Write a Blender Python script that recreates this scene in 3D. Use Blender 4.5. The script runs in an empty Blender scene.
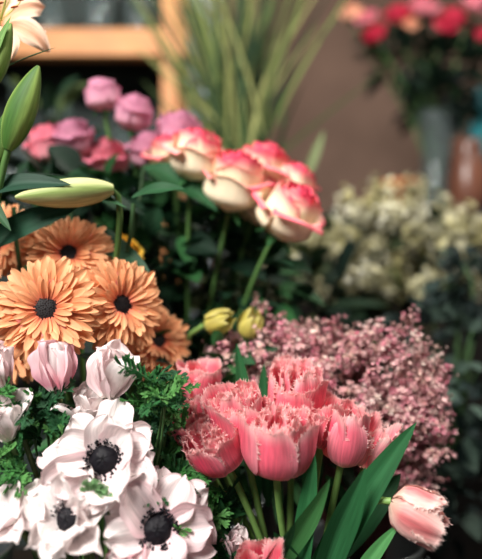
import bpy, math, random
import numpy as np
from mathutils import Vector
random.seed(7); rng=np.random.default_rng(7)
PI=math.pi
def lin(c):
    c=np.asarray(c,float)/255.0
    return np.where(c<=0.04045,c/12.92,((c+0.055)/1.055)**2.4)
def mix(a,b,f):
    f=np.asarray(f)[...,None]; return a*(1-f)+b*f
def nrm(v):
    v=np.asarray(v,float); return v/(np.linalg.norm(v)+1e-12)
def frame(axis,roll=0.0):
    z=nrm(axis); h=np.array([0,0,1.0]) if abs(z[2])<0.95 else np.array([0,1.0,0])
    x=nrm(np.cross(h,z)); y=np.cross(z,x)
    c,s=math.cos(roll),math.sin(roll)
    return np.stack([c*x+s*y,-s*x+c*y,z],axis=1)
# ---------------------------------------------------------------- mesh builder
class MB:
    def __init__(s): s.V=[];s.F=[];s.C=[];s.U=[];s.M=[];s.n=0
    def raw(s,V,F,C,mat=0,U=None):
        V=np.asarray(V,float).reshape(-1,3); k=len(V)
        C=np.broadcast_to(np.asarray(C,float),(k,3))
        if U is None: U=np.zeros((k,2))
        s.V.append(V);s.C.append(C);s.U.append(np.asarray(U).reshape(-1,2))
        n=s.n
        for f in F: s.F.append([i+n for i in f])
        s.M+= [mat]*len(F); s.n+=k
    def grid(s,P,C,mat=0,wrap=False):
        nu,nv=P.shape[:2]
        C=np.broadcast_to(C,P.shape)
        uu,vv=np.meshgrid(np.linspace(0,1,nu),np.linspace(0,1,nv),indexing='ij')
        uo,vo=(random.random()*7,random.random()*7)
        F=[]
        for i in range(nu-1):
            for j in range(nv-1):
                F.append((i*nv+j,i*nv+j+1,(i+1)*nv+j+1,(i+1)*nv+j))
            if wrap: F.append((i*nv+nv-1,i*nv,(i+1)*nv,(i+1)*nv+nv-1))
        s.raw(P.reshape(-1,3),F,C.reshape(-1,3),mat,np.stack([vv+vo,uu+uo],-1))
    def build(s,name,mats,origin=None,smooth=True):
        V=np.concatenate(s.V);C=np.concatenate(s.C);U=np.concatenate(s.U)
        o=np.array(origin if origin is not None else V.mean(0),float)
        me=bpy.data.meshes.new(name); me.from_pydata((V-o).tolist(),[],s.F)
        for m in mats: me.materials.append(m)
        me.polygons.foreach_set('material_index',np.array(s.M,dtype=np.int32))
        me.polygons.foreach_set('use_smooth',np.full(len(s.F),smooth))
        a=me.color_attributes.new('Col','FLOAT_COLOR','POINT')
        a.data.foreach_set('color',np.concatenate([C,np.ones((len(C),1))],1).astype(np.float32).ravel())
        uv=me.uv_layers.new(name='UVMap')
        li=np.zeros(len(me.loops),dtype=np.int32); me.loops.foreach_get('vertex_index',li)
        uv.data.foreach_set('uv',U[li].astype(np.float32).ravel())
        me.update()
        ob=bpy.data.objects.new(name,me); ob.location=o.tolist()
        bpy.context.scene.collection.objects.link(ob); return ob
# ---------------------------------------------------------------- materials
def nt(name):
    m=bpy.data.materials.new(name); m.use_nodes=True; t=m.node_tree
    for n in list(t.nodes): t.nodes.remove(n)
    out=t.nodes.new('ShaderNodeOutputMaterial'); return m,t,out
def organic(name,rough,transl,vein,vs=(28,2.5,1),spec=0.4,sheen=0.0,bump=0.25):
    m,t,out=nt(name); N=t.nodes.new; L=t.links.new
    at=N('ShaderNodeAttribute'); at.attribute_name='Col'
    uv=N('ShaderNodeUVMap'); uv.uv_map='UVMap'
    mp=N('ShaderNodeMapping'); mp.inputs['Scale'].default_value=vs
    L(uv.outputs[0],mp.inputs[0])
    no=N('ShaderNodeTexNoise'); no.inputs['Scale'].default_value=1.0; no.inputs['Detail'].default_value=3
    L(mp.outputs[0],no.inputs['Vector'])
    mr=N('ShaderNodeMapRange'); mr.inputs['From Min'].default_value=.3; mr.inputs['From Max'].default_value=.7
    mr.inputs['To Min'].default_value=1-vein; mr.inputs['To Max'].default_value=1+vein*.6
    L(no.outputs['Fac'],mr.inputs['Value'])
    mu=N('ShaderNodeVectorMath'); mu.operation='SCALE'
    L(at.outputs['Color'],mu.inputs[0]); L(mr.outputs[0],mu.inputs['Scale'])
    p=N('ShaderNodeBsdfPrincipled'); p.inputs['Roughness'].default_value=rough
    p.inputs['Specular IOR Level'].default_value=spec
    p.inputs['Sheen Weight'].default_value=sheen
    L(mu.outputs[0],p.inputs['Base Color'])
    b=N('ShaderNodeBump'); b.inputs['Strength'].default_value=bump; b.inputs['Distance'].default_value=.001
    L(no.outputs['Fac'],b.inputs['Height']); L(b.outputs[0],p.inputs['Normal'])
    if transl>0:
        tr=N('ShaderNodeBsdfTranslucent'); L(mu.outputs[0],tr.inputs['Color'])
        mx=N('ShaderNodeMixShader'); mx.inputs[0].default_value=transl
        L(p.outputs[0],mx.inputs[1]); L(tr.outputs[0],mx.inputs[2]); L(mx.outputs[0],out.inputs[0])
    else: L(p.outputs[0],out.inputs[0])
    return m
def surf(name,c1,c2,scale=5,rough=.6,metal=0,stretch=(1,1,1),bump=.1,trans=0):
    m,t,out=nt(name); N=t.nodes.new; L=t.links.new
    tc=N('ShaderNodeTexCoord'); mp=N('ShaderNodeMapping'); mp.inputs['Scale'].default_value=stretch
    L(tc.outputs['Object'],mp.inputs[0])
    no=N('ShaderNodeTexNoise'); no.inputs['Scale'].default_value=scale; no.inputs['Detail'].default_value=5
    L(mp.outputs[0],no.inputs['Vector'])
    r=N('ShaderNodeValToRGB'); r.color_ramp.elements[0].position=.3; r.color_ramp.elements[1].position=.7
    r.color_ramp.elements[0].color=(*lin(c1),1); r.color_ramp.elements[1].color=(*lin(c2),1)
    L(no.outputs['Fac'],r.inputs[0])
    p=N('ShaderNodeBsdfPrincipled'); p.inputs['Roughness'].default_value=rough; p.inputs['Metallic'].default_value=metal
    p.inputs['Transmission Weight'].default_value=trans
    L(r.outputs[0],p.inputs['Base Color'])
    b=N('ShaderNodeBump'); b.inputs['Strength'].default_value=bump; L(no.outputs['Fac'],b.inputs['Height']); L(b.outputs[0],p.inputs['Normal'])
    L(p.outputs[0],out.inputs[0]); return m
PET=organic('petal_soft',.6,.25,.12,vs=(14,1.5,1),sheen=.1,bump=.35)
ROSEM=organic('petal_rose',.6,.12,.06,vs=(10,1.5,1),bump=.2)
STRIPE=organic('petal_striped',.55,.20,.24,vs=(22,2,1),sheen=.05,bump=.4)
LEAF=organic('leaf_waxy',.55,.15,.25,vs=(30,3,1),spec=.25)
LEAFM=organic('leaf_matte',.65,.2,.2,vs=(10,3,1),spec=.25)
STEM=organic('stem_green',.5,0,.15,vs=(4,20,1))
CORE=organic('flower_core',.6,0,.2,spec=.25)
MATS=[PET,STEM,CORE,LEAF,STRIPE,LEAFM,ROSEM]
# ---------------------------------------------------------------- primitives
def tube(mb,pts,r,col,mat=1,ns=7):
    pts=np.asarray(pts,float); n=len(pts); r=np.broadcast_to(r,(n,))
    T=np.gradient(pts,axis=0); P=np.zeros((n,ns,3))
    ref=np.array([.3,.9,.1])
    for i in range(n):
        t=nrm(T[i]); a=nrm(np.cross(ref,t)); b=np.cross(t,a)
        for j in range(ns):
            th=2*PI*j/ns; P[i,j]=pts[i]+r[i]*(math.cos(th)*a+math.sin(th)*b)
    mb.grid(P,np.asarray(col,float),mat,wrap=True)
def bez(a,ta,b,tb,n=12):
    a,b,ta,tb=[np.asarray(q,float) for q in(a,b,ta,tb)]
    c1=a+ta;c2=b+tb; t=np.linspace(0,1,n)[:,None]
    return a*(1-t)**3+3*c1*t*(1-t)**2+3*c2*t*t*(1-t)+b*t**3
OC=np.array([[1,0,0],[-1,0,0],[0,1,0],[0,-1,0],[0,0,1],[0,0,-1]],float)
OF=[(0,2,4),(2,1,4),(1,3,4),(3,0,4),(2,0,5),(1,2,5),(3,1,5),(0,3,5)]
def octa(mb,c,r,col,mat=2): mb.raw(OC*r+np.asarray(c),OF,col,mat)
def revolve(mb,prof,R,pos,col,mat,ns=24,bump=0):
    prof=np.asarray(prof,float); th=np.linspace(0,2*PI,ns,endpoint=False)
    P=np.zeros((len(prof),ns,3))
    P[...,0]=prof[:,:1]*np.cos(th);P[...,1]=prof[:,:1]*np.sin(th);P[...,2]=prof[:,1:2]
    if bump: P+=rng.normal(0,bump,P.shape)
    mb.grid(P@R.T+pos,np.asarray(col,float),mat,wrap=True)
def petal(mb,R,pos,az,L,W,phi0,phi1,cup=.2,ruf=0,colf=None,base_r=0,z0=0,pk=.6,bw=.3,nu=11,nv=7,mat=0,notch=0,roll=0,irr=0,side=0,pointy=0):
    x=np.linspace(0,1,nu); s=np.sin(x*PI/2); t=np.linspace(-1,1,nv)
    phi=phi0+(phi1-phi0)*s
    ds=np.diff(s,prepend=0)
    r=base_r+np.cumsum(np.cos(phi)*ds)*L; z=z0+np.cumsum(np.sin(phi)*ds)*L
    w=np.where(s<pk,bw+(1-bw)*np.sin(PI/2*np.minimum(s/pk,1)),np.sqrt(np.clip(1-((s-pk)/(1-pk))**2,0.0,1))**(1+pointy))
    w=w*W/2; w[-1]=max(w[-1],W*(.09 if not pointy else .01))
    S,T=np.meshgrid(s,t,indexing='ij'); w2=np.repeat(w[:,None],nv,1)
    q=[random.uniform(0,6.28) for _ in range(6)]
    if irr: w2=w2*(1+irr*np.sin(8*S+q[0]+(T>0)*q[1])*np.abs(T)+irr*.6*np.sin(15*S+q[2])*np.abs(T))
    off=cup*T**2*w2
    if ruf:
        f1,f2=random.uniform(2,4),random.uniform(5,9)
        off=off+ruf*L*S*(.6*np.sin(f1*T+q[3])+.6*np.abs(T)**1.5*np.sin(f2*S+q[4]+T*2))+ruf*L*S*.5*np.sin(q[3])*T
        off=off+ruf*.35*L*S*np.sin(7*T+q[5]+3*S)
    off=off+roll*T*w2
    rr=r[:,None]-np.sin(phi)[:,None]*off; zz=z[:,None]+np.cos(phi)[:,None]*off
    if irr: rr=rr+irr*.5*L*S**3*np.sin(4.5*T+q[5])
    if notch: rr=rr-notch*L*(S>.97)*(np.abs(T)<.2)
    yy=T*w2+side*L*S**2
    ca,sa=math.cos(az),math.sin(az)
    P=np.stack([rr*ca-yy*sa,rr*sa+yy*ca,zz],-1)
    C=colf(S,np.abs(T))
    mb.grid(P@R.T+pos,C,mat)
def wpetal(mb,R,pos,az,H,half,rf,drop,top,colf,flare=0,curl=0,ruf=0,mat=0,nu=12,nv=11,spiral=.04,fringe=0,fcol=None,frl=.004,z0=0):
    p1,p2,p3=[random.uniform(0,6.28) for _ in range(3)]
    ca=random.uniform(-.05,.05)
    def pos_(S,T):
        wid=np.sin(PI/2*np.minimum(1,(S+.12)/.5))*np.where(S>.5,1-(1-top)*((S-.5)/.5)**2,1)
        th=az+T*half*wid+ca*S
        q=np.clip((S-.45)/.55,0,1)
        r=rf(S)+flare*q**2+spiral*rf(np.array(.5))*T+ruf*S**1.5*H*(np.sin(3*T+p1)*.6+np.sin(6.5*T+p2+2*S)*.5)
        z=z0+H*S*(1-drop*T*T*S)-curl*q**4+ruf*.6*S**2*H*np.sin(5*T+p3)
        return np.stack([r*np.cos(th),r*np.sin(th),z],-1)
    s=np.linspace(0,1,nu);t=np.linspace(-1,1,nv)
    S,T=np.meshgrid(s,t,indexing='ij')
    P=pos_(S,T)@R.T+pos
    mb.grid(P,colf(S,np.abs(T)),mat)
    if fringe:
        tt=np.linspace(-1,1,fringe); V=[];F=[];Cc=[]
        items=[(1.0,a,.93,a,0,.035) for a in tt]+[(.97,a,.9,a,0,.035) for a in tt[::2]]
        for sd in(-1,1):
            for q in np.linspace(.55,1,fringe//2): items.append((q,sd,q-.02,sd*.9,.02,0))
        for(a,b,c,d,e,f) in items:
            p0=pos_(np.array(a),np.array(b));pi=pos_(np.array(c),np.array(d)); ps=pos_(np.array(a-e),np.array(b-f))
            d_=nrm(nrm(p0-pi)+rng.normal(0,.55,3)); sdv=nrm(ps-p0)*.0008
            l=frl*random.uniform(.3,1.15); k=len(V)
            V+=[pi*.4+p0*.6-sdv,pi*.4+p0*.6+sdv,p0+d_*l+rng.normal(0,.0003,3)]; F.append((k,k+1,k+2))
            cc=colf(np.array([.97]),np.array([abs(b)]))[0]; Cc+=[cc,cc,fcol]
        mb.raw(np.array(V)@R.T+pos,F,np.array(Cc),0)
def leaf(mb,p,d,n,L,W,bend=.2,fold=.25,col=(0,0,0),mat=3,nu=8,nv=5,tip=None,pk=.4,wave=0,sag=(0,0,-1)):
    p=np.asarray(p,float);d=nrm(d);n=np.asarray(n,float);sd=nrm(np.cross(d,n));n=np.cross(sd,d)
    s=np.linspace(0,1,nu);t=np.linspace(-1,1,nv);S,T=np.meshgrid(s,t,indexing='ij')
    w=np.where(S<pk,np.sin(PI/2*np.minimum(1,(S+.03)/pk))**.8,np.cos(PI/2*np.clip((S-pk)/(1-pk),0,1))**.75)*W/2+.0002
    ph=random.uniform(0,6)
    P=p+d*(L*S)[...,None]+np.asarray(sag)*(bend*L*S**2)[...,None]+sd*(T*w)[...,None]+n*((np.abs(T)*fold+wave*np.sin(S*9+ph+T))*w)[...,None]
    col=np.asarray(col,float)
    C=mix(col,col*1.5+.01,np.clip(1-np.abs(T)*3,0,1)*.5)
    if tip is not None: C=mix(C,np.asarray(tip),S**2)
    mb.grid(P,C,mat)
# ---------------------------------------------------------------- colours
GREEN_D=lin((24,52,34));GREEN_M=lin((46,92,50));GREEN_L=lin((96,140,70));STEMC=lin((92,132,66))
def stem_to(mb,head,axis,foot,r=.0028,col=STEMC,k=.35,tl=.05):
    head=np.asarray(head,float);foot=np.asarray(foot,float)+rng.normal(0,.01,3)*[1,1,.3]
    d=np.linalg.norm(foot-head)
    tube(mb,bez(head,-nrm(axis)*tl,foot,np.array([0,0,d*k])),r,col)
# ---------------------------------------------------------------- flowers
B_GER=(-.17,.72,.80);B_ANE=(-.13,.60,.80);B_TUL=(.06,.66,.80);B_ROS=(-.08,.93,.85);B_WAX=(.16,.82,.82)
def gerbera(pos,axis,Rr,foot=B_GER,c_tip=(254,190,138),c_mid=(247,152,98),c_base=(222,94,84)):
    mb=MB();R=frame(axis,random.uniform(0,6));pos=np.array(pos,float)
    ct,cm,cb=lin(c_tip),lin(c_mid),lin(c_base)
    def cf(b):
        def f(S,T): return mix(mix(cb,cm,np.clip(S*1.7,0,1)),ct,np.clip(S*1.6-.75+.35*T,0,1))*b
        return f
    for n,L,W,a,b,br,z in((31,.90,.175,6,-18,.12,-.04),(31,.89,.17,12,-8,.11,-.01),(29,.84,.16,20,0,.11,.02),(27,.70,.14,27,8,.11,.045),(26,.50,.11,36,20,.1,.07)):
        for i in range(n):
            az=2*PI*(i+.5*(z>0)+.25*(z==.02))/n+random.uniform(-.07,.07)
            petal(mb,R,pos,az,Rr*L*random.uniform(.86,1.06),Rr*W*random.uniform(.85,1.2),math.radians(a+random.uniform(-8,8)),math.radians(b+random.uniform(-16,14)),
              cup=random.uniform(.1,.7),ruf=.02,colf=cf(random.uniform(.78,1.06)),base_r=Rr*br,z0=Rr*z,pk=.62,bw=.35,nu=9,nv=5,notch=.02,roll=random.uniform(-.3,.3),mat=4,side=random.uniform(-.06,.06))
    ring=lin((184,80,84));rl=lin((236,146,134))
    for n,L,a,br in((54,.38,26,.24),(50,.28,40,.24),(50,.18,55,.24)):
        for i in range(n):
            petal(mb,R,pos,2*PI*i/n+random.uniform(-.05,.05),Rr*L*random.uniform(.8,1.15),Rr*.045,math.radians(a),math.radians(a-25),colf=lambda S,T:mix(ring,rl,S),base_r=Rr*br,z0=Rr*.07,nu=5,nv=3)
    blk=lin((18,10,12))
    th=np.linspace(0,PI/2,8)
    revolve(mb,np.stack([Rr*.29*np.cos(th),Rr*(.06+.09*np.sin(th))],1),R,pos,blk,2,20)
    for i in range(170):
        q=math.sqrt(i/170)*.30*Rr;a=i*2.39996
        z=Rr*(.06+.09*math.sqrt(max(0,1-(q/(.30*Rr))**2)))
        c=blk if i<135 else lin((90,44,40))
        octa(mb,R@np.array([q*math.cos(a),q*math.sin(a),z])+pos,Rr*random.uniform(.012,.024),c*random.uniform(.6,1.8))
    revolve(mb,[(Rr*.03,-Rr*.22),(Rr*.14,-Rr*.16),(Rr*.2,-Rr*.04)],R,pos,GREEN_M,1,16)
    stem_to(mb,pos-nrm(axis)*Rr*.2,axis,foot,.0032)
    return mb.build('gerbera_daisy',MATS,pos)
def anemone(pos,axis,Rr,opening=10,tip=-5,n=13,blush=.3,foot=B_ANE,ruf=.10,W=.78,name='anemone_flower',core=True,base=(240,158,178),edge=(253,246,243)):
    mb=MB();R=frame(axis,random.uniform(0,6));pos=np.array(pos,float)
    wh=lin(edge);pk=lin(base)
    def cf(k,b):
        def f(S,T): return mix(mix(wh,pk,np.clip(k+blush*.8*np.clip(1-S*1.5,0,1)+.4*blush*T**2,0,1)),lin((252,248,240)),np.clip((.16-S)*9,0,1)*.8)*b
        return f
    for i in range(n):
        lay=i%3 if n>11 else i%2; az=2.39996*i if n>11 else 2*PI*i/n
        az+=random.uniform(-.15,.15)
        petal(mb,R,pos,az,Rr*random.uniform(.86,1.1)*(1,.95,.85)[lay],Rr*W*random.uniform(.8,1.15),math.radians(opening+15*lay+random.uniform(-5,8)),
          math.radians(tip+13*lay+random.uniform(-18,18)),cup=random.uniform(.0,.55),ruf=ruf,colf=cf(blush*random.uniform(0,.8),random.uniform(.92,1)),base_r=Rr*.05,z0=Rr*.02*lay,pk=.64,bw=.4,nu=18,nv=15,roll=random.uniform(-.25,.25),irr=.07,side=random.uniform(-.12,.12),mat=4 if core else 0)
    if core:
        bl=lin((12,10,18));b2=lin((18,15,28))
        th=np.linspace(0,PI/2,9);cr=Rr*.27
        revolve(mb,np.stack([cr*np.cos(th),Rr*.10+cr*.8*np.sin(th)],1),R,pos,bl,2,24,bump=.0005)
        for i in range(210):
            a=random.uniform(0,2*PI);q=Rr*random.uniform(.25,.35);z=Rr*random.uniform(.12,.30)
            e=np.array([q*math.cos(a),q*math.sin(a),z]);b0=np.array([.1*Rr*math.cos(a),.1*Rr*math.sin(a),.04*Rr])
            sd=np.array([-math.sin(a),math.cos(a),0])*.0002
            V=np.array([b0-sd,b0+sd,e+sd,e-sd])@R.T+pos
            mb.raw(V,[(0,1,2,3)],b2,2); octa(mb,R@e+pos,Rr*.027,bl*random.uniform(.6,2))
    stem_to(mb,pos,axis,foot,.0026,lin((110,130,80)))
    return mb.build(name,MATS,pos)
def tulip_profile(Rm,close=.74):
    def f(S):
        S=np.asarray(S,float)
        return Rm*np.minimum(1,np.sqrt((S+.02)/.16))*np.where(S<.5,.62+.38*np.sin(PI*S),1-(1-close)*((S-.5)/.5)**2)
    return f
def tulip(base,axis,Rm,H,foot=B_TUL,close=.86,layers=3,pale=0.0,c1=(236,68,102),c2=(250,150,164),c3=(254,222,214),fringe=44,stemtan=.05,name='fringed_tulip',ruf=.05,low=(248,214,192)):
    mb=MB();R=frame(axis,random.uniform(0,6));pos=np.array(base,float)
    a,b,c=lin(c1),lin(c2),lin(c3); lw=lin(low)
    def cf(k,br):
        def f(S,T):
            col=mix(a,b,np.clip(T**2*.8+k,0,1)); col=mix(col,c,np.clip((S-.80)*5,0,1)*.55+pale*.6*np.clip(T*1.3,0,1))
            col=mix(col,lw,np.clip((.24-S)*5,0,1)*.85)
            return col*br
        return f
    tp=.84 if fringe else .6
    dr=.14 if fringe else .25
    for l in range(layers):
        n=3 if layers<3 else (3,4,5)[l]
        for i in range(n):
            fr=(.62,.82,1.0)[l+(3-layers)]
            az=2*PI*i/n+l*1.05+random.uniform(-.15,.15)
            wpetal(mb,R,pos,az,H*random.uniform(.78,1.03)*(1.04 if l==0 else .96),1.0 if layers<3 else .8,tulip_profile(Rm*fr,close+random.uniform(-.06,.1)),dr,tp,
              cf(random.uniform(0,.45),random.uniform(.86,1.06)),flare=Rm*random.uniform(-.02,.30)*fr,ruf=ruf,mat=4,fringe=fringe,fcol=lin((255,230,224)),frl=H*.075,nu=14,nv=17)
    if layers>=3:
        for i in range(6):
            wpetal(mb,R,pos,random.uniform(0,6.3),H*random.uniform(.85,1.03),.9,tulip_profile(Rm*random.uniform(.2,.5),1.0),.12,.9,cf(.3,1),ruf=.08,mat=4,fringe=fringe,fcol=lin((255,230,224)),frl=H*.075,nv=15)
    stem_to(mb,pos,axis,foot,.0036,lin((120,158,84)),tl=stemtan)
    return mb.build(name,MATS,pos)
def rose(center,axis,Rr,kind='bi',foot=B_ROS,n=32,tight=0.0,name=None,leaves=2,tall=1.75):
    ax=nrm(axis);H=Rr*tall;pos=np.array(center,float)-ax*H*.5
    mb=MB();R=frame(ax,random.uniform(0,6))
    if kind=='bi': inn,edge,low=lin((255,238,206)),lin((240,48,102)),lin((246,242,198))
    elif kind=='mauve': inn,edge,low=lin((236,178,192)),lin((200,124,158)),lin((226,192,184))
    elif kind=='pink': inn,edge,low=lin((250,180,184)),lin((232,112,140)),lin((240,200,170))
    elif kind=='peach': inn,edge,low=lin((253,214,184)),lin((248,172,138)),lin((244,206,166))
    elif kind=='yellow': inn,edge,low=lin((246,206,90)),lin((240,190,60)),lin((200,200,90))
    elif kind=='red': inn,edge,low=lin((226,60,90)),lin((200,36,70)),lin((120,20,30))
    def cf(f,br):
        thr=.58+.16*f+random.uniform(-.07,.07)
        def g(S,T):
            e=np.clip((np.maximum(S,T*.98*np.clip(S*1.6,0,1))-thr)*3.3,0,1)**1.1
            if kind!='bi': e=np.clip(S*.8+.2*T,0,1)
            c=mix(inn,edge,e*.93); return mix(c,low,np.clip((.35-S)*2,0,1)*.8)*br
        return g
    for i in range(n):
        f=i/(n-1);Ri=Rr*(.1+.86*f**.9)
        def rf(S,Ri=Ri,f=f):
            S=np.asarray(S,float)
            return Ri*(.3+.7*np.sin(PI/2*np.minimum(1,(S+.05)/.42)))*(1-(.12+.18*(1-f))*np.clip((S-.5)/.5,0,1)**1.5)
        fl=Rr*(.24*f**1.5+(.24 if f>.84 else 0))*(1-tight)*random.uniform(.3,1.2)
        wpetal(mb,R,pos,i*2.39996+random.uniform(-.15,.15),H*(1.0-.14*f*f-(.08 if f>.84 else 0)+random.uniform(-.05,.03)),1.5-.6*f,rf,.11,.82,cf(f,random.uniform(.93,1.03)),
            flare=fl,curl=fl*.8,ruf=.018+.018*f,nu=16,nv=17,spiral=.07,z0=0,mat=6)
    for i in range(5):
        d=R@np.array([math.cos(i*1.257),math.sin(i*1.257),-.2])
        leaf(mb,pos+ax*.003,d,ax,Rr*.75,Rr*.28,bend=.3,col=GREEN_M,mat=5)
    revolve(mb,[(.003,-Rr*.2),(Rr*.2,-Rr*.1),(Rr*.3,Rr*.1)],R,pos,GREEN_M,1,12)
    pts=bez(pos-ax*Rr*.15,-ax*.07,np.array(foot)+rng.normal(0,.012,3),np.array([0,0,.25]),14)
    tube(mb,pts,.003,lin((84,122,64)))
    for k in range(leaves):
        q=pts[2+2*k]; a=random.uniform(0,6.28)
        for j in(-1,0,1):
            d=np.array([math.cos(a+j*.8),math.sin(a+j*.8)*.8,.2])
            leaf(mb,q+d*.012*abs(j),d,(0,0,1),.05,.03,bend=.35,col=GREEN_D*random.uniform(.9,1.8))
    nm=name or {'bi':'bicolor_rose','mauve':'mauve_rose','pink':'pink_rose','peach':'peach_rose','yellow':'yellow_rose','red':'red_rose'}[kind]
    return mb.build(nm,MATS,pos)

# --- gerberas
gerbera((-.194,.60,1.2695),(.12,-1,.28),.057)
gerbera((-.190,.665,1.327),(.02,-1,.45),.051)
gerbera((-.128,.635,1.273),(.55,-.8,.15),.053)
gerbera((-.272,.69,1.345),(-.1,-1,.2),.046)
gerbera((-.100,.70,1.228),(.6,-.6,.35),.050)
gerbera((-.245,.66,1.235),(-.3,-.8,.3),.05)
rose((-.150,.74,1.335),(.3,-.5,1),.024,'yellow',foot=B_GER,leaves=0)
# --- anemones
anemone((-.124,.55,1.134),(.05,-1,.40),.053,n=14,blush=.28)
anemone((-.150,.53,1.088),(-.10,-1,.45),.046,opening=24,tip=24,n=13,blush=.1,ruf=.12,W=.6)
anemone((-.076,.54,1.075),(.2,-1,.38),.054,blush=.35,n=14,opening=14)
anemone((-.200,.53,1.085),(-.5,-.4,.9),.040,opening=30,tip=-10,n=9,core=False,blush=.15)
anemone((-.176,.58,1.190),(-.1,-.15,1),.052,opening=58,tip=88,n=12,blush=.65,core=False,W=.66)
anemone((-.127,.58,1.186),(.1,-.25,1),.052,opening=48,tip=75,n=12,blush=.25,core=False,W=.66)
anemone((-.150,.590,1.160),(.0,-.3,1),.038,opening=40,tip=60,n=12,blush=.15,core=False,W=.6)
anemone((-.216,.56,1.15),(-.2,-.3,1),.046,opening=52,tip=65,n=12,blush=.25,core=False,W=.66)
anemone((-.228,.58,1.195),(-.2,-.3,1),.044,opening=60,tip=85,n=12,blush=.4,core=False,W=.64)
anemone((-.102,.52,1.036),(.1,-.4,1),.040,opening=50,tip=70,n=12,blush=.8,core=False,W=.66)
anemone((-.035,.62,1.09),(.2,-.4,1),.036,opening=50,tip=70,n=12,blush=1,core=False,W=.62)
anemone((-.008,.59,1.025),(.2,-.4,1),.034,opening=60,tip=80,n=12,blush=.4,core=False,W=.62)
# --- fringed tulips
tulip((.034,.57,1.116),(.02,-.22,1),.035,.063)
tulip((.002,.60,1.140),(-.15,-.35,1),.029,.056)
tulip((.055,.63,1.158),(.05,-.35,1),.029,.056,c1=(238,86,112))
tulip((.098,.59,1.118),(.12,-.25,1),.022,.060,layers=2,fringe=30,close=.65)
tulip((.126,.61,1.108),(.35,-.2,1),.021,.052,layers=2,fringe=30,pale=.5,close=.75)
tulip((-.014,.59,1.117),(-.45,-.45,.9),.027,.052)
tulip((-.046,.66,1.170),(.05,-.3,1),.023,.044,layers=2,c1=(238,98,118))
tulip((.082,.615,1.13),(.1,-.3,1),.023,.056,layers=2)
tulip((-.045,.62,1.132),(-.2,-.5,1),.022,.044,layers=3)
tulip((.016,.525,1.016),(0,-.2,1),.024,.050,layers=2,c1=(228,62,90))
tulip((.140,.56,1.093),(.9,-.3,-.40),.023,.050,foot=(.07,.60,.80),layers=3,pale=.7,c1=(228,70,92),c2=(250,196,184),stemtan=.05,close=.9)
for b,ax in(((-.044,.72,1.245),(.9,-.3,.25)),((.004,.73,1.23),(.45,-.3,.9))):
    tulip(b,ax,.015,.038,foot=(-.06,.82,.84),layers=2,c1=(186,174,74),c2=(216,202,112),c3=(226,216,140),low=(146,172,90),fringe=0,close=.5,name='yellow_tulip_bud',stemtan=.08)
# --- roses
rose((-.058,.78,1.464),(.20,-.30,1),.038)
rose((-.008,.78,1.430),(.22,-.40,1),.044)
rose((.062,.76,1.388),(.50,-.45,.85),.041)
rose((.030,.84,1.458),(.3,-.3,1),.040)
rose((.072,.84,1.432),(.5,-.3,1),.037)
rose((.026,.82,1.412),(.3,-.5,.9),.038)
rose((-.100,.83,1.475),(-.1,-.4,1),.030)
rose((-.197,.85,1.562),(-.1,-.2,1),.026,'mauve',tight=.5)
rose((-.153,.86,1.540),(.15,-.3,1),.029,'mauve',tight=.3)
rose((-.238,.85,1.500),(-.1,-.4,1),.031,'mauve')
rose((-.088,.86,1.512),(.1,-.4,1),.034,'mauve')
rose((-.130,.86,1.486),(0,-.4,1),.031,'mauve')
rose((-.195,.87,1.478),(0,-.5,1),.031,'pink')
rose((-.275,.86,1.495),(-.2,-.4,1),.031,'pink')

def foliage(name,centers,count,Ls,Ws,cols,foot,up=.3,mat=3,stem=True,stemn=14,seed=1,bend=.3):
    mb=MB(); rs=np.random.default_rng(seed)
    for k in range(count):
        c,se=centers[k%len(centers)]
        v=nrm(rs.normal(0,1,3))*rs.uniform(.35,1)**.5
        p=np.array(c)+v*np.array(se)
        d=nrm(v+[0,0,up]+rs.normal(0,.5,3)); n=nrm(np.array([0,-.5,1])+rs.normal(0,.4,3))
        L=rs.uniform(*Ls)
        leaf(mb,p,d,n,L,L*rs.uniform(*Ws),bend=bend,fold=rs.uniform(.1,.4),col=np.asarray(cols[rs.integers(len(cols))])*rs.uniform(.7,1.3),mat=mat,nu=7)
        if stem and k%max(1,count//stemn)==0:
            tube(mb,bez(np.array(foot),(0,0,.15),p,-d*.06,9),.0022,lin((60,90,50)))
    return mb.build(name,MATS)
foliage('rose_foliage',[((-.16,.88,1.35),(.15,.07,.09)),((-.02,.90,1.29),(.12,.07,.09)),((-.25,.84,1.40),(.10,.06,.06))],330,(.04,.075),(.45,.6),[GREEN_D,lin((30,64,40)),lin((46,92,50)),lin((18,42,28))],B_ROS,seed=3)
foliage('bright_filler_foliage',[((-.04,.74,1.20),(.08,.04,.05)),((-.1,.68,1.14),(.1,.03,.06)),((.05,.72,1.10),(.1,.04,.06))],170,(.03,.06),(.25,.45),[GREEN_D,GREEN_M,lin((30,66,38))],(-.03,.78,.82),seed=5)
foliage('eucalyptus_bunch',[((.36,1.0,1.16),(.14,.1,.14)),((.30,.98,1.02),(.1,.08,.16)),((.42,1.05,1.28),(.08,.08,.08))],520,(.022,.04),(.6,.9),[lin((26,40,38)),lin((40,56,52)),lin((14,26,24)),lin((66,84,74))],(.35,1.02,.84),mat=5,seed=8)
foliage('dark_leaf_bunch',[((-.42,1.15,1.45),(.18,.1,.22)),((-.2,1.2,1.4),(.15,.1,.15)),((.08,1.1,1.22),(.14,.1,.14))],320,(.06,.12),(.25,.4),[lin((14,28,24)),lin((22,42,34)),lin((28,52,34)),lin((66,80,42))],(-.2,1.15,.84),seed=9)
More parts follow.
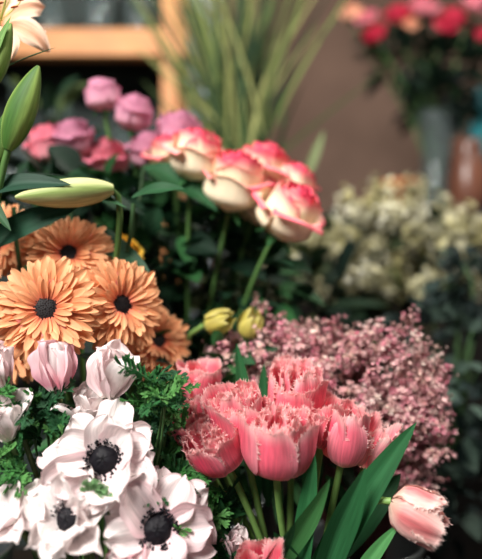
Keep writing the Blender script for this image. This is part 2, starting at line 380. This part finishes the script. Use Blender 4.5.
# --- feathery anemone greens
def fern(mb,p,d,n,L,col):
    d=nrm(d);n=nrm(n);sd=nrm(np.cross(d,n))
    for i,s in enumerate(np.linspace(.15,1,6)):
        q=np.array(p)+d*L*s+np.array([0,0,-1])*.12*L*s*s
        for sg in((-1,1) if s<1 else (0,)):
            dd=nrm(d*.8+sd*sg*.9+n*random.uniform(-.1,.5)+rng.normal(0,.15,3)); l=L*.5*(1-.45*s)*random.uniform(.7,1.2)
            c=col*random.uniform(.75,1.3)
            leaf(mb,q,dd,n,l,l*.24,bend=.1,col=c,mat=5,nu=5,nv=3)
            for s2 in(-1,1):
                leaf(mb,q+dd*l*.4,nrm(dd+sd*s2*.7+d*s2*.3+n*random.uniform(-.2,.4)),n,l*.55,l*.18,bend=0,col=c,mat=5,nu=4,nv=3)
                leaf(mb,q+dd*l*.65,nrm(dd+sd*s2*.5-d*s2*.3),n,l*.4,l*.14,bend=0,col=c,mat=5,nu=4,nv=3)
    tube(mb,[np.array(p),np.array(p)+d*L*.5,np.array(p)+d*L+np.array([0,0,-.12*L])],[.0012,.001,.0005],col,ns=5)
mb=MB()
spots=[(-.085,.60,1.165,22,.03),(-.055,.58,1.09,16,.035),(-.19,.58,1.165,14,.03),(-.08,.575,1.19,12,.022),(-.165,.575,1.13,12,.03),(-.02,.60,1.06,16,.03),(-.225,.57,1.18,8,.02),(-.05,.63,1.13,12,.03),(-.215,.56,1.12,8,.02)]
for x,y,z,n_,sp in spots:
    for k in range(n_):
        p=np.array([x,y,z])+rng.normal(0,.45,3)*sp
        d=nrm([random.uniform(-1,1),random.uniform(-.9,.1),random.uniform(-.1,1)])
        fern(mb,p-d*.01,d,nrm([random.uniform(-.6,.6),-.7,.7]),random.uniform(.026,.045),random.choice([lin((60,116,56)),lin((42,94,50)),lin((84,136,72)),lin((28,70,40))]))
        if k%3==0: tube(mb,bez(p,(0,0,-.05),np.array(B_ANE)+rng.normal(0,.01,3),(0,0,.1),7),.0012,lin((70,110,60)),ns=5)
for k in range(4):
    a=.1+k*.5; d=nrm([math.cos(a)*.8,-.4,math.sin(a)*.6+.2])
    fern(mb,(-.13,.522,1.112),d,(0,-1,.3),.020,lin((110,150,100)))
mb.build('anemone_greens',MATS)
# --- tulip leaves
mb=MB()
tl=lin((44,102,60));tl2=lin((78,140,80))
def blade(p0,p1,W,nvec,bend=.0,c=tl,sag=(0,0,-1)):
    p0=np.array(p0,float);p1=np.array(p1,float)
    leaf(mb,p0,p1-p0,nvec,np.linalg.norm(p1-p0),W,bend=bend,fold=.35,col=c*random.uniform(.85,1.15),mat=3,nu=22,nv=9,pk=.5,wave=.12,sag=sag)
blade((.055,.60,.96),(.146,.55,1.184),.029,(-.5,-1,.3),.12,sag=(.5,0,-.5))
blade((.065,.58,.98),(.113,.545,1.138),.030,(.2,-1,.2),.05)
blade((.02,.57,1.0),(.080,.54,1.128),.024,(.6,-1,.3),.05,c=tl2)
blade((.0,.56,.99),(.048,.53,1.098),.022,(.7,-.8,.4),.1)
blade((.09,.57,.98),(.142,.56,1.09),.014,(-.3,-1,.5),.15,sag=(.3,0,-1),c=tl2)
blade((.08,.60,.98),(.030,.55,1.075),.020,(-.4,-1,.2),.05,c=tl)
blade((.02,.66,1.05),(-.005,.64,1.240),.020,(.3,-1,.2),.04)
blade((.03,.66,1.05),(.025,.65,1.215),.024,(-.6,-1,.2),.04,c=tl*.7)
blade((.07,.66,1.04),(.09,.63,1.20),.02,(-.3,-1,.2),.04,c=tl*.8)
blade((.1,.63,1.0),(.165,.62,1.12),.026,(-.3,-1,.2),.15,c=tl*.6)
blade((-.02,.62,.98),(-.02,.58,1.10),.02,(.4,-1,.2),.1,c=tl*.7)
blade((.05,.58,.97),(.068,.55,1.145),.020,(-.4,-1,.2),.03,c=tl*1.1)
mb.build('tulip_leaves',MATS)

# --- florets
def floret_cluster(name,blobs,n_sprigs,per,size,cols,foot,spread,seed=2,stemc=(90,60,50),zmin=-.35,mat=0,extra=None,dark=.7,bead=.42):
    mb=MB();rs=np.random.default_rng(seed); tot=sum(b[2] for b in blobs)
    V0=[(0,0,0)];F0=[]
    for k in range(5):
        a=2*PI*k/5
        for da,r,z in((-.5,.62,.25),(0,1,.45),(.5,.62,.25)): V0.append((r*math.cos(a+da),r*math.sin(a+da),z))
        F0.append((0,1+3*k,2+3*k,3+3*k))
    V0=np.array(V0)
    tips=[]
    for c,se,wt in blobs:
        for k in range(int(n_sprigs*wt/tot)):
            while True:
                v=nrm(rs.normal(0,1,3))
                if v[2]>zmin and v[1]<.5: break
            tips.append((np.array(c)+v*np.array(se)*rs.uniform(.65,1.12),v))
    if extra: tips+=[(np.array(e),np.array([0,0,1.0])) for e in extra]
    for tip,v in tips:
        f=np.array(foot)+rs.normal(0,.012,3)
        ax=nrm(v+[0,0,.5])
        pts=bez(f,(0,0,np.linalg.norm(tip-f)*.5),tip,-ax*spread*2,9)
        tube(mb,pts,[.0016]*5+[.0011,.0009,.0008,.0006],lin(stemc),ns=4)
        base=np.asarray(cols[rs.integers(len(cols))])
        for k in range(per):
            t=rs.uniform(-1.4,1); q=tip+ax*t*spread+rs.normal(0,1,3)*spread*.45*(1.15-.35*abs(t))
            d=nrm((q-(tip-ax*spread))+rs.normal(0,1,3)*spread*.6)
            R=frame(d,rs.uniform(0,6)); sz=size*rs.uniform(.55,1.2)
            c=base*.5+.5*np.asarray(cols[rs.integers(len(cols))]); c=c*rs.uniform(.7,1.2)
            C=np.repeat(c[None],16,0).copy(); C[0]*=dark
            Vv=V0.copy(); Vv[:,2]*=rs.uniform(.6,2.6)
            mb.raw((Vv*sz)@R.T+q,F0,C,mat)
            if k%2==0: octa(mb,q+d*sz*.3,sz*bead,np.minimum(c*1.15,.95),0)
            if k%4==0: tube(mb,[tip-ax*spread*1.2,q],.0005,lin(stemc),ns=3)
    return mb.build(name,MATS)
wax=[lin((244,198,198)),lin((228,160,170)),lin((250,226,214)),lin((206,118,140)),lin((184,108,118)),lin((238,200,186))]
floret_cluster('pink_waxflower_bunch',[((.118,.74,1.165),(.122,.07,.075),5),((.195,.73,1.115),(.045,.05,.085),2.4),((.03,.74,1.205),(.060,.05,.036),1.3),((.18,.74,1.06),(.05,.05,.06),1)],
  360,21,.0040,wax,B_WAX,.0105,stemc=(100,54,54),dark=.75,extra=[(.025,.74,1.266),(.035,.74,1.25),(.195,.73,1.245),(.215,.73,1.225),(.24,.72,1.205),(.235,.72,1.17),(.245,.72,1.14),(.05,.74,1.243),(.17,.74,1.24),(.205,.73,1.255),(.225,.73,1.215),(.245,.72,1.185)])
hyd=[lin((246,240,200)),lin((226,218,166)),lin((188,180,124)),lin((253,250,228)),lin((118,114,70))]
floret_cluster('dried_hydrangea_bunch',[((.30,1.2,1.375),(.17,.1,.11),4),((.18,1.18,1.30),(.13,.08,.09),2),((.38,1.2,1.30),(.1,.08,.08),1.5)],110,24,.0085,hyd,(.28,1.22,.86),.020,seed=4,stemc=(80,78,46))
foliage('hydrangea_leaves',[((.29,1.22,1.35),(.16,.07,.10)),((.18,1.20,1.28),(.11,.07,.08))],210,(.04,.07),(.4,.6),[lin((40,50,30)),lin((66,72,40)),lin((26,34,22))],(.28,1.24,.86),seed=21)

# --- lilies
def lily_bud(base,tipp,W,c1,c2,foot,name='lily_bud'):
    base=np.array(base,float);tipp=np.array(tipp,float);mb=MB();ax=tipp-base;L=np.linalg.norm(ax);R=frame(ax)
    c1,c2=lin(c1),lin(c2); nu,ns=22,36
    s=np.linspace(0,1,nu);th=np.linspace(0,2*PI,ns,endpoint=False)
    S,TH=np.meshgrid(s,th,indexing='ij')
    r=W/2*(np.sin(PI*np.clip(S*.93+.05,0,1)**.85)**.75)*(1+.16*np.abs(np.cos(1.5*TH))-.06+.03*np.cos(6*TH)*S)
    P=np.stack([r*np.cos(TH),r*np.sin(TH),S*L+0*TH],-1)
    C=mix(c1,c2,np.clip(.5+.5*np.cos(3*TH),0,1)**2)
    mb.grid(P@R.T+base,C,3,wrap=True)
    stem_to(mb,base+nrm(ax)*.003,ax,foot,.0035,lin((78,112,56)),tl=.04)
    return mb.build(name,MATS,base)
FL=(-.34,.68,.95)
lily_bud((-.233,.60,1.430),(-.199,.59,1.510),.028,(66,104,44),(140,166,86),FL)
lily_bud((-.134,.63,1.395),(-.226,.60,1.382),.029,(206,208,150),(140,160,90),(-.22,.76,.90))
lily_bud((-.246,.61,1.42),(-.226,.60,1.478),.020,(60,100,48),(118,146,74),FL)
lily_bud((-.252,.60,1.49),(-.226,.59,1.552),.020,(90,126,60),(150,176,96),FL)
def lily_flower(pos,axis,Rr,foot):
    mb=MB();R=frame(axis,.5);pos=np.array(pos,float)
    a,b=lin((250,180,140)),lin((254,222,196))
    for i in range(6):
        petal(mb,R,pos,i*PI/3+random.uniform(-.1,.1),Rr*1.25,Rr*(.62 if i%2 else .5),math.radians(68),math.radians(-40),cup=.15,ruf=.07,colf=lambda S,T:mix(a,b,np.clip(T*.9+S*.2,0,1)),base_r=Rr*.05,pk=.5,bw=.35,nu=20,nv=11,mat=4,irr=.04,pointy=.4)
    for i in range(6):
        an=i*PI/3+.5; e=R@np.array([math.cos(an)*Rr*.28,math.sin(an)*Rr*.28,Rr*.85])+pos
        tube(mb,bez(pos,nrm(axis)*Rr*.3,e,-nrm(axis)*Rr*.2,7),.0007,lin((190,200,120)),ns=5)
        sd=R[:,0]*.004
        tube(mb,[e-sd,e,e+sd],[.0008,.0014,.0008],lin((150,70,30)),2,ns=5)
    tube(mb,bez(pos,nrm(axis)*Rr*.3,pos+nrm(axis)*Rr*1.05,-nrm(axis)*Rr*.2,7),.0011,lin((170,190,110)),ns=6)
    stem_to(mb,pos,axis,foot,.0035,lin((78,112,56)),tl=.04)
    return mb.build('lily_flower',MATS,pos)
lily_flower((-.262,.65,1.575),(.45,-.7,.35),.050,(-.36,.70,1.0))
mb=MB()
def lf(a,b,W,n,bend,c,sag=(0,0,-1)):
    a=np.array(a,float);b=np.array(b,float); leaf(mb,a,b-a,n,np.linalg.norm(b-a),W,bend=bend,fold=.3,col=lin(c),mat=3,nu=16,nv=7,pk=.45,wave=.08,sag=sag)
for a,b,W,n,bd,c in[((-.30,.64,1.50),(-.185,.60,1.545),.010,(0,-.6,1),.1,(40,76,44)),((-.27,.60,1.47),(-.222,.58,1.56),.014,(-.6,-1,0),.05,(110,146,82)),
  ((-.30,.62,1.38),(-.17,.60,1.43),.024,(0,-1,.6),.25,(28,60,44)),((-.12,.74,1.38),(-.26,.66,1.45),.028,(0,-.8,1),.2,(24,50,36)),((-.28,.64,1.33),(-.17,.62,1.40),.028,(.2,-1,.4),.2,(32,70,50)),
  ((-.12,.66,1.39),(-.06,.64,1.41),.022,(0,-.8,1),.2,(36,76,46)),((-.31,.62,1.44),(-.23,.60,1.36),.02,(.3,-1,.3),.1,(52,88,56)),
  ((-.26,.64,1.40),(-.12,.63,1.425),.02,(.0,-1,.9),.35,(44,86,52)),((-.20,.70,1.36),(-.10,.66,1.33),.03,(.3,-1,.6),.2,(36,70,46)),((-.13,.80,1.45),(-.03,.76,1.42),.04,(0,-.8,.8),.3,(40,82,50)),((-.22,.78,1.44),(-.15,.74,1.41),.036,(0,-.8,.8),.3,(34,72,46))]: lf(a,b,W,n,bd,c)
for q in((-.28,.63,1.42),(-.25,.66,1.38),(-.12,.67,1.385),(-.13,.80,1.45),(-.22,.78,1.44)):
    tube(mb,bez(q,(0,0,-.08),(-.22,.74,.92),(0,0,.15),10),.0025,lin((50,80,44)))
mb.build('lily_leaves',MATS)

# --- palm fronds
mb=MB();rs=np.random.default_rng(11)
for k in range(130):
    a=rs.normal(-.03,.24); h=rs.uniform(.2,.6)
    p=np.array([.0+rs.normal(0,.03),1.35+rs.normal(0,.04),1.50+rs.uniform(0,.2)])
    d=nrm([math.sin(a)-.05,rs.normal(0,.15),math.cos(a)])
    c=[lin((66,86,44)),lin((116,130,70)),lin((36,62,36)),lin((146,150,92)),lin((26,50,32))][rs.integers(5)]
    leaf(mb,p,d,(rs.normal(0,.5),-1,.2),h,rs.uniform(.005,.010),bend=.12,fold=.3,col=c,mat=5,nu=10,nv=3,pk=.3,sag=(nrm([d[0]*3,0,-.6])))
for k in range(12):
    tube(mb,bez((rs.normal(0,.02),1.35,.9),(0,0,.2),(rs.normal(0,.04),1.35+rs.normal(0,.03),1.72),(0,0,-.2),8),.004,lin((70,96,50)))
leaf(mb,(.13,1.2,1.50),(.35,0,1),(0,-1,0),.11,.018,bend=.05,col=lin((130,144,100)),mat=5)
tube(mb,[(.06,1.3,1.0),(.10,1.24,1.3),(.13,1.2,1.505)],.003,lin((100,120,70)))
mb.build('palm_fronds',MATS)

# ---------------------------------------------------------------- room
def box(mb,lo,hi,col=(1,1,1),mat=0,bev=0):
    x0,y0,z0=lo;x1,y1,z1=hi
    V=[(x0,y0,z0),(x1,y0,z0),(x1,y1,z0),(x0,y1,z0),(x0,y0,z1),(x1,y0,z1),(x1,y1,z1),(x0,y1,z1)]
    mb.raw(V,[(0,3,2,1),(4,5,6,7),(0,1,5,4),(1,2,6,5),(2,3,7,6),(3,0,4,7)],col,mat)
def boxes(name,lst,mats,bevel=.003):
    mb=MB()
    for b in lst: box(mb,b[0],b[1],mat=b[2] if len(b)>2 else 0)
    ob=mb.build(name,mats,smooth=False)
    if bevel:
        m=ob.modifiers.new('bevel','BEVEL');m.width=bevel;m.segments=2;m.limit_method='ANGLE'
    return ob
WALL=surf('plaster_wall',(108,86,74),(134,108,94),3,.85)
DARKW=surf('dark_wall',(46,46,42),(62,60,54),3,.85)
WOOD=surf('pine_wood',(206,132,74),(232,164,100),6,.5,stretch=(1,8,8))
DWOOD=surf('dark_wood',(26,22,20),(40,33,28),6,.5,stretch=(1,8,8))
PANEL=surf('teal_grey_panel',(30,42,42),(66,78,74),7,.7)
FLOOR=surf('floor_concrete',(60,56,52),(80,74,68),4,.7)
STEEL=surf('galvanised_steel',(120,126,128),(170,176,178),20,.35,metal=.9)
PAINT=surf('pale_blue_metal',(122,138,150),(150,164,174),8,.5)
boxes('floor',[((-2.6,-2,-.05),(2.6,3.1,0))],[FLOOR],0)
boxes('wall_back',[((-2.6,3.0,0),(2.6,3.1,3))],[WALL],0)
boxes('wall_left',[((-2.6,-2,0),(-2.5,3.0,3))],[DARKW],0)
boxes('wall_right',[((2.5,-2,0),(2.6,3.0,3))],[DARKW],0)
boxes('ceiling',[((-2.6,-2,3),(2.6,3.1,3.05))],[DARKW],0)
boxes('display_table',[((-.75,.42,.66),(.75,1.35,.70)),((-.72,.45,0),(-.66,.51,.66)),((.66,.45,0),(.72,.51,.66)),((-.72,1.26,0),(-.66,1.32,.66)),((.66,1.26,0),(.72,1.32,.66)),((-.7,.46,.58),(.7,.48,.66))],[DWOOD])
boxes('wooden_shelf',[((-.92,1.78,1.966),(-.16,1.83,2.046)),((-.235,1.775,0),(-.190,1.82,2.6)),((-.92,1.78,0),(-.87,1.83,2.6)),((-.92,2.06,0),(-.87,2.1,2.6)),((-.235,2.06,0),(-.19,2.1,2.6)),
   ((-.92,1.83,2.03),(-.19,2.1,2.045),1),((-.92,1.78,1.50),(-.19,2.1,1.53),1),((-.92,1.78,1.0),(-.19,2.1,1.03),1),((-.92,1.8,2.5),(-.19,2.1,2.54)),((-.92,2.1,0),(-.19,2.115,2.6),2)],[WOOD,DWOOD,PANEL])
boxes('vase_stand',[((.02,1.62,1.44),(1.5,2.15,1.475)),((.06,1.66,0),(1.46,2.1,1.44)),((.06,1.645,.72),(1.46,1.665,.76))],[DWOOD])
boxes('metal_rack',[((-.165,1.9,0),(-.145,1.93,2.7)),((-.125,1.92,0),(-.11,1.95,2.7)),((-.09,1.9,0),(-.075,1.93,2.7)),((-.17,1.9,2.66),(-.07,1.95,2.7)),((-.17,1.9,.1),(-.07,1.95,.13))],[PAINT])
def bucket(name,x,y,z0,h,r,mat=None):
    mb=MB();R=np.eye(3);pos=np.array([x,y,z0])
    p=[(.0005,0),(r*.75,0),(r*.76,.004),(r*.86,h*.45),(r*.875,h*.46),(r*.88,h*.5),(r,h),(r*1.04,h+.002),(r*1.04,h+.008),(r,h+.009),(r*.97,h),(r*.74,.01),(.0005,.01)]
    revolve(mb,p,R,pos,(1,1,1),0,40)
    tube(mb,[pos+np.array([math.cos(a)*r*1.05,-.02-abs(math.sin(a))*r*1.0,h*.95-.35*r*math.sin(a)]) for a in np.linspace(0,PI,15)],.002,(1,1,1),0)
    return mb.build(name,[mat or STEEL])
for x,y,h,r,m in((-.17,.72,.22,.075,None),(-.13,.555,.22,.07,None),(.06,.64,.22,.08,None),(-.06,.92,.30,.09,None),(.17,.82,.24,.075,None),(.35,1.02,.28,.08,DWOOD),(.27,1.23,.30,.08,None),(-.34,.70,.28,.07,None),(-.20,1.15,.26,.08,None),(.0,1.25,.3,.08,None)):
    bucket('flower_bucket',x,y,.70,h,r,m)
def glass(name,c,rough=.05,tr=.8):
    m,t,out=nt(name); p=t.nodes.new('ShaderNodeBsdfPrincipled'); p.inputs['Base Color'].default_value=(*lin(c),1)
    no=t.nodes.new('ShaderNodeTexNoise');no.inputs['Scale'].default_value=8
    mr=t.nodes.new('ShaderNodeMapRange');mr.inputs['To Min'].default_value=rough;mr.inputs['To Max'].default_value=rough+.08
    t.links.new(no.outputs['Fac'],mr.inputs['Value']);t.links.new(mr.outputs[0],p.inputs['Roughness'])
    p.inputs['Transmission Weight'].default_value=tr; p.inputs['IOR'].default_value=1.3
    t.links.new(p.outputs[0],out.inputs[0]);return m
GC=glass('clear_glass',(180,196,196),tr=.88);GT=glass('teal_glass',(70,160,170),tr=.6);GCo=surf('copper_glaze',(84,52,42),(124,80,62),10,.3)
def vase(name,x,y,z0,prof,mat):
    mb=MB(); o=[(.0005,0)]+prof; inner=[(max(r-.004,.0004),max(z,.006)) for r,z in reversed(prof)]+[(.0004,.006)]
    revolve(mb,o+inner,np.eye(3),np.array([x,y,z0]),(1,1,1),0,32); return mb.build(name,[mat])
vase('glass_vase',.585,1.80,1.476,[(.05,0),(.053,.02),(.046,.12),(.042,.2),(.05,.30),(.054,.32)],GC)
vase('copper_vase',.65,1.72,1.476,[(.04,0),(.055,.05),(.056,.12),(.046,.17),(.036,.20),(.042,.22)],GCo)
vase('teal_bottle',.735,1.82,1.476,[(.045,0),(.05,.03),(.05,.26),(.03,.32),(.02,.38),(.026,.40)],GT)
vase('terracotta_pot',.46,1.76,1.476,[(.035,0),(.05,.09),(.056,.09),(.056,.11)],surf('terracotta',(190,110,64),(210,140,90),8,.8))
for i,(x,h,m) in enumerate(((-.72,.24,GC),(-.60,.30,GC),(-.48,.24,GT),(-.37,.30,GC),(-.29,.2,GC))):
    vase('glass_jar',x,1.94,1.531,[(.04,0),(.05,.02),(.05,h*.7),(.025,h*.85),(.025,h),(.03,h+.01)],m)
for x,h in((-.75,.2),(-.6,.16),(-.45,.24),(-.32,.18)):
    vase('glass_jar',x,1.9,2.047,[(.04,0),(.05,.02),(.05,h*.7),(.03,h*.85),(.03,h),(.036,h+.01)],GC)
VF=(.585,1.80,1.52)
for c,ax,r,k in(((.395,1.78,2.03),(-.4,-.5,.6),.036,'red'),((.47,1.80,2.10),(-.2,-.5,.8),.042,'red'),((.55,1.82,2.13),(0,-.6,.8),.042,'pink'),((.64,1.8,2.09),(.2,-.5,.8),.042,'red'),((.70,1.78,2.12),(.3,-.6,.8),.04,'pink'),((.34,1.84,2.12),(-.2,-.6,.8),.034,'peach'),((.50,1.78,2.06),(-.1,-.7,.6),.030,'peach'),((.715,1.76,2.02),(.2,-.7,.6),.03,'red'),((.60,1.77,2.05),(.2,-.7,.6),.03,'red'),((.38,1.80,2.09),(-.3,-.6,.6),.028,'pink')):
    rose(c,ax,r,k,foot=VF,n=16,leaves=2,tall=1.3)
foliage('bouquet_foliage',[((.52,1.84,1.98),(.14,.06,.10)),((.66,1.84,1.92),(.12,.06,.12)),((.60,1.82,1.84),(.09,.05,.08))],420,(.05,.09),(.3,.45),[lin((12,24,22)),lin((22,40,32)),lin((34,56,40))],VF,seed=12,up=.4)

# ---------------------------------------------------------------- lights
def area(name,loc,target,size,power,col,sy=None):
    l=bpy.data.lights.new(name,'AREA');l.shape='RECTANGLE';l.size=size;l.size_y=sy or size;l.energy=power;l.color=col
    o=bpy.data.objects.new(name,l);o.location=loc
    o.rotation_euler=(Vector(target)-Vector(loc)).to_track_quat('-Z','Y').to_euler();bpy.context.scene.collection.objects.link(o)
area('shop_window_light',(-.8,-.6,2.6),(0,.7,1.2),.8,90,(1,.965,.92))
area('ceiling_lamp_front',(.9,.7,2.9),(.15,.9,1.2),.5,30,(1,.95,.87))
area('ceiling_lamp_back',(.3,1.9,2.95),(.3,2.6,1.4),.6,6,(1,.86,.72))
w=bpy.data.worlds.new('world');bpy.context.scene.world=w;w.use_nodes=True
w.node_tree.nodes['Background'].inputs[0].default_value=(.95,.97,1,1);w.node_tree.nodes['Background'].inputs[1].default_value=.16
# ---------------------------------------------------------------- camera
cam=bpy.data.cameras.new('camera');co=bpy.data.objects.new('camera',cam);bpy.context.scene.collection.objects.link(co)
co.location=(0,0,1.3);co.rotation_euler=(PI/2,0,0)
cam.sensor_fit='VERTICAL';cam.sensor_height=24;cam.lens=24*600/559
cam.dof.use_dof=True;cam.dof.focus_distance=.58;cam.dof.aperture_fstop=1.25;cam.clip_start=.01
bpy.context.scene.camera=co
bpy.context.scene.view_settings.view_transform='Standard'
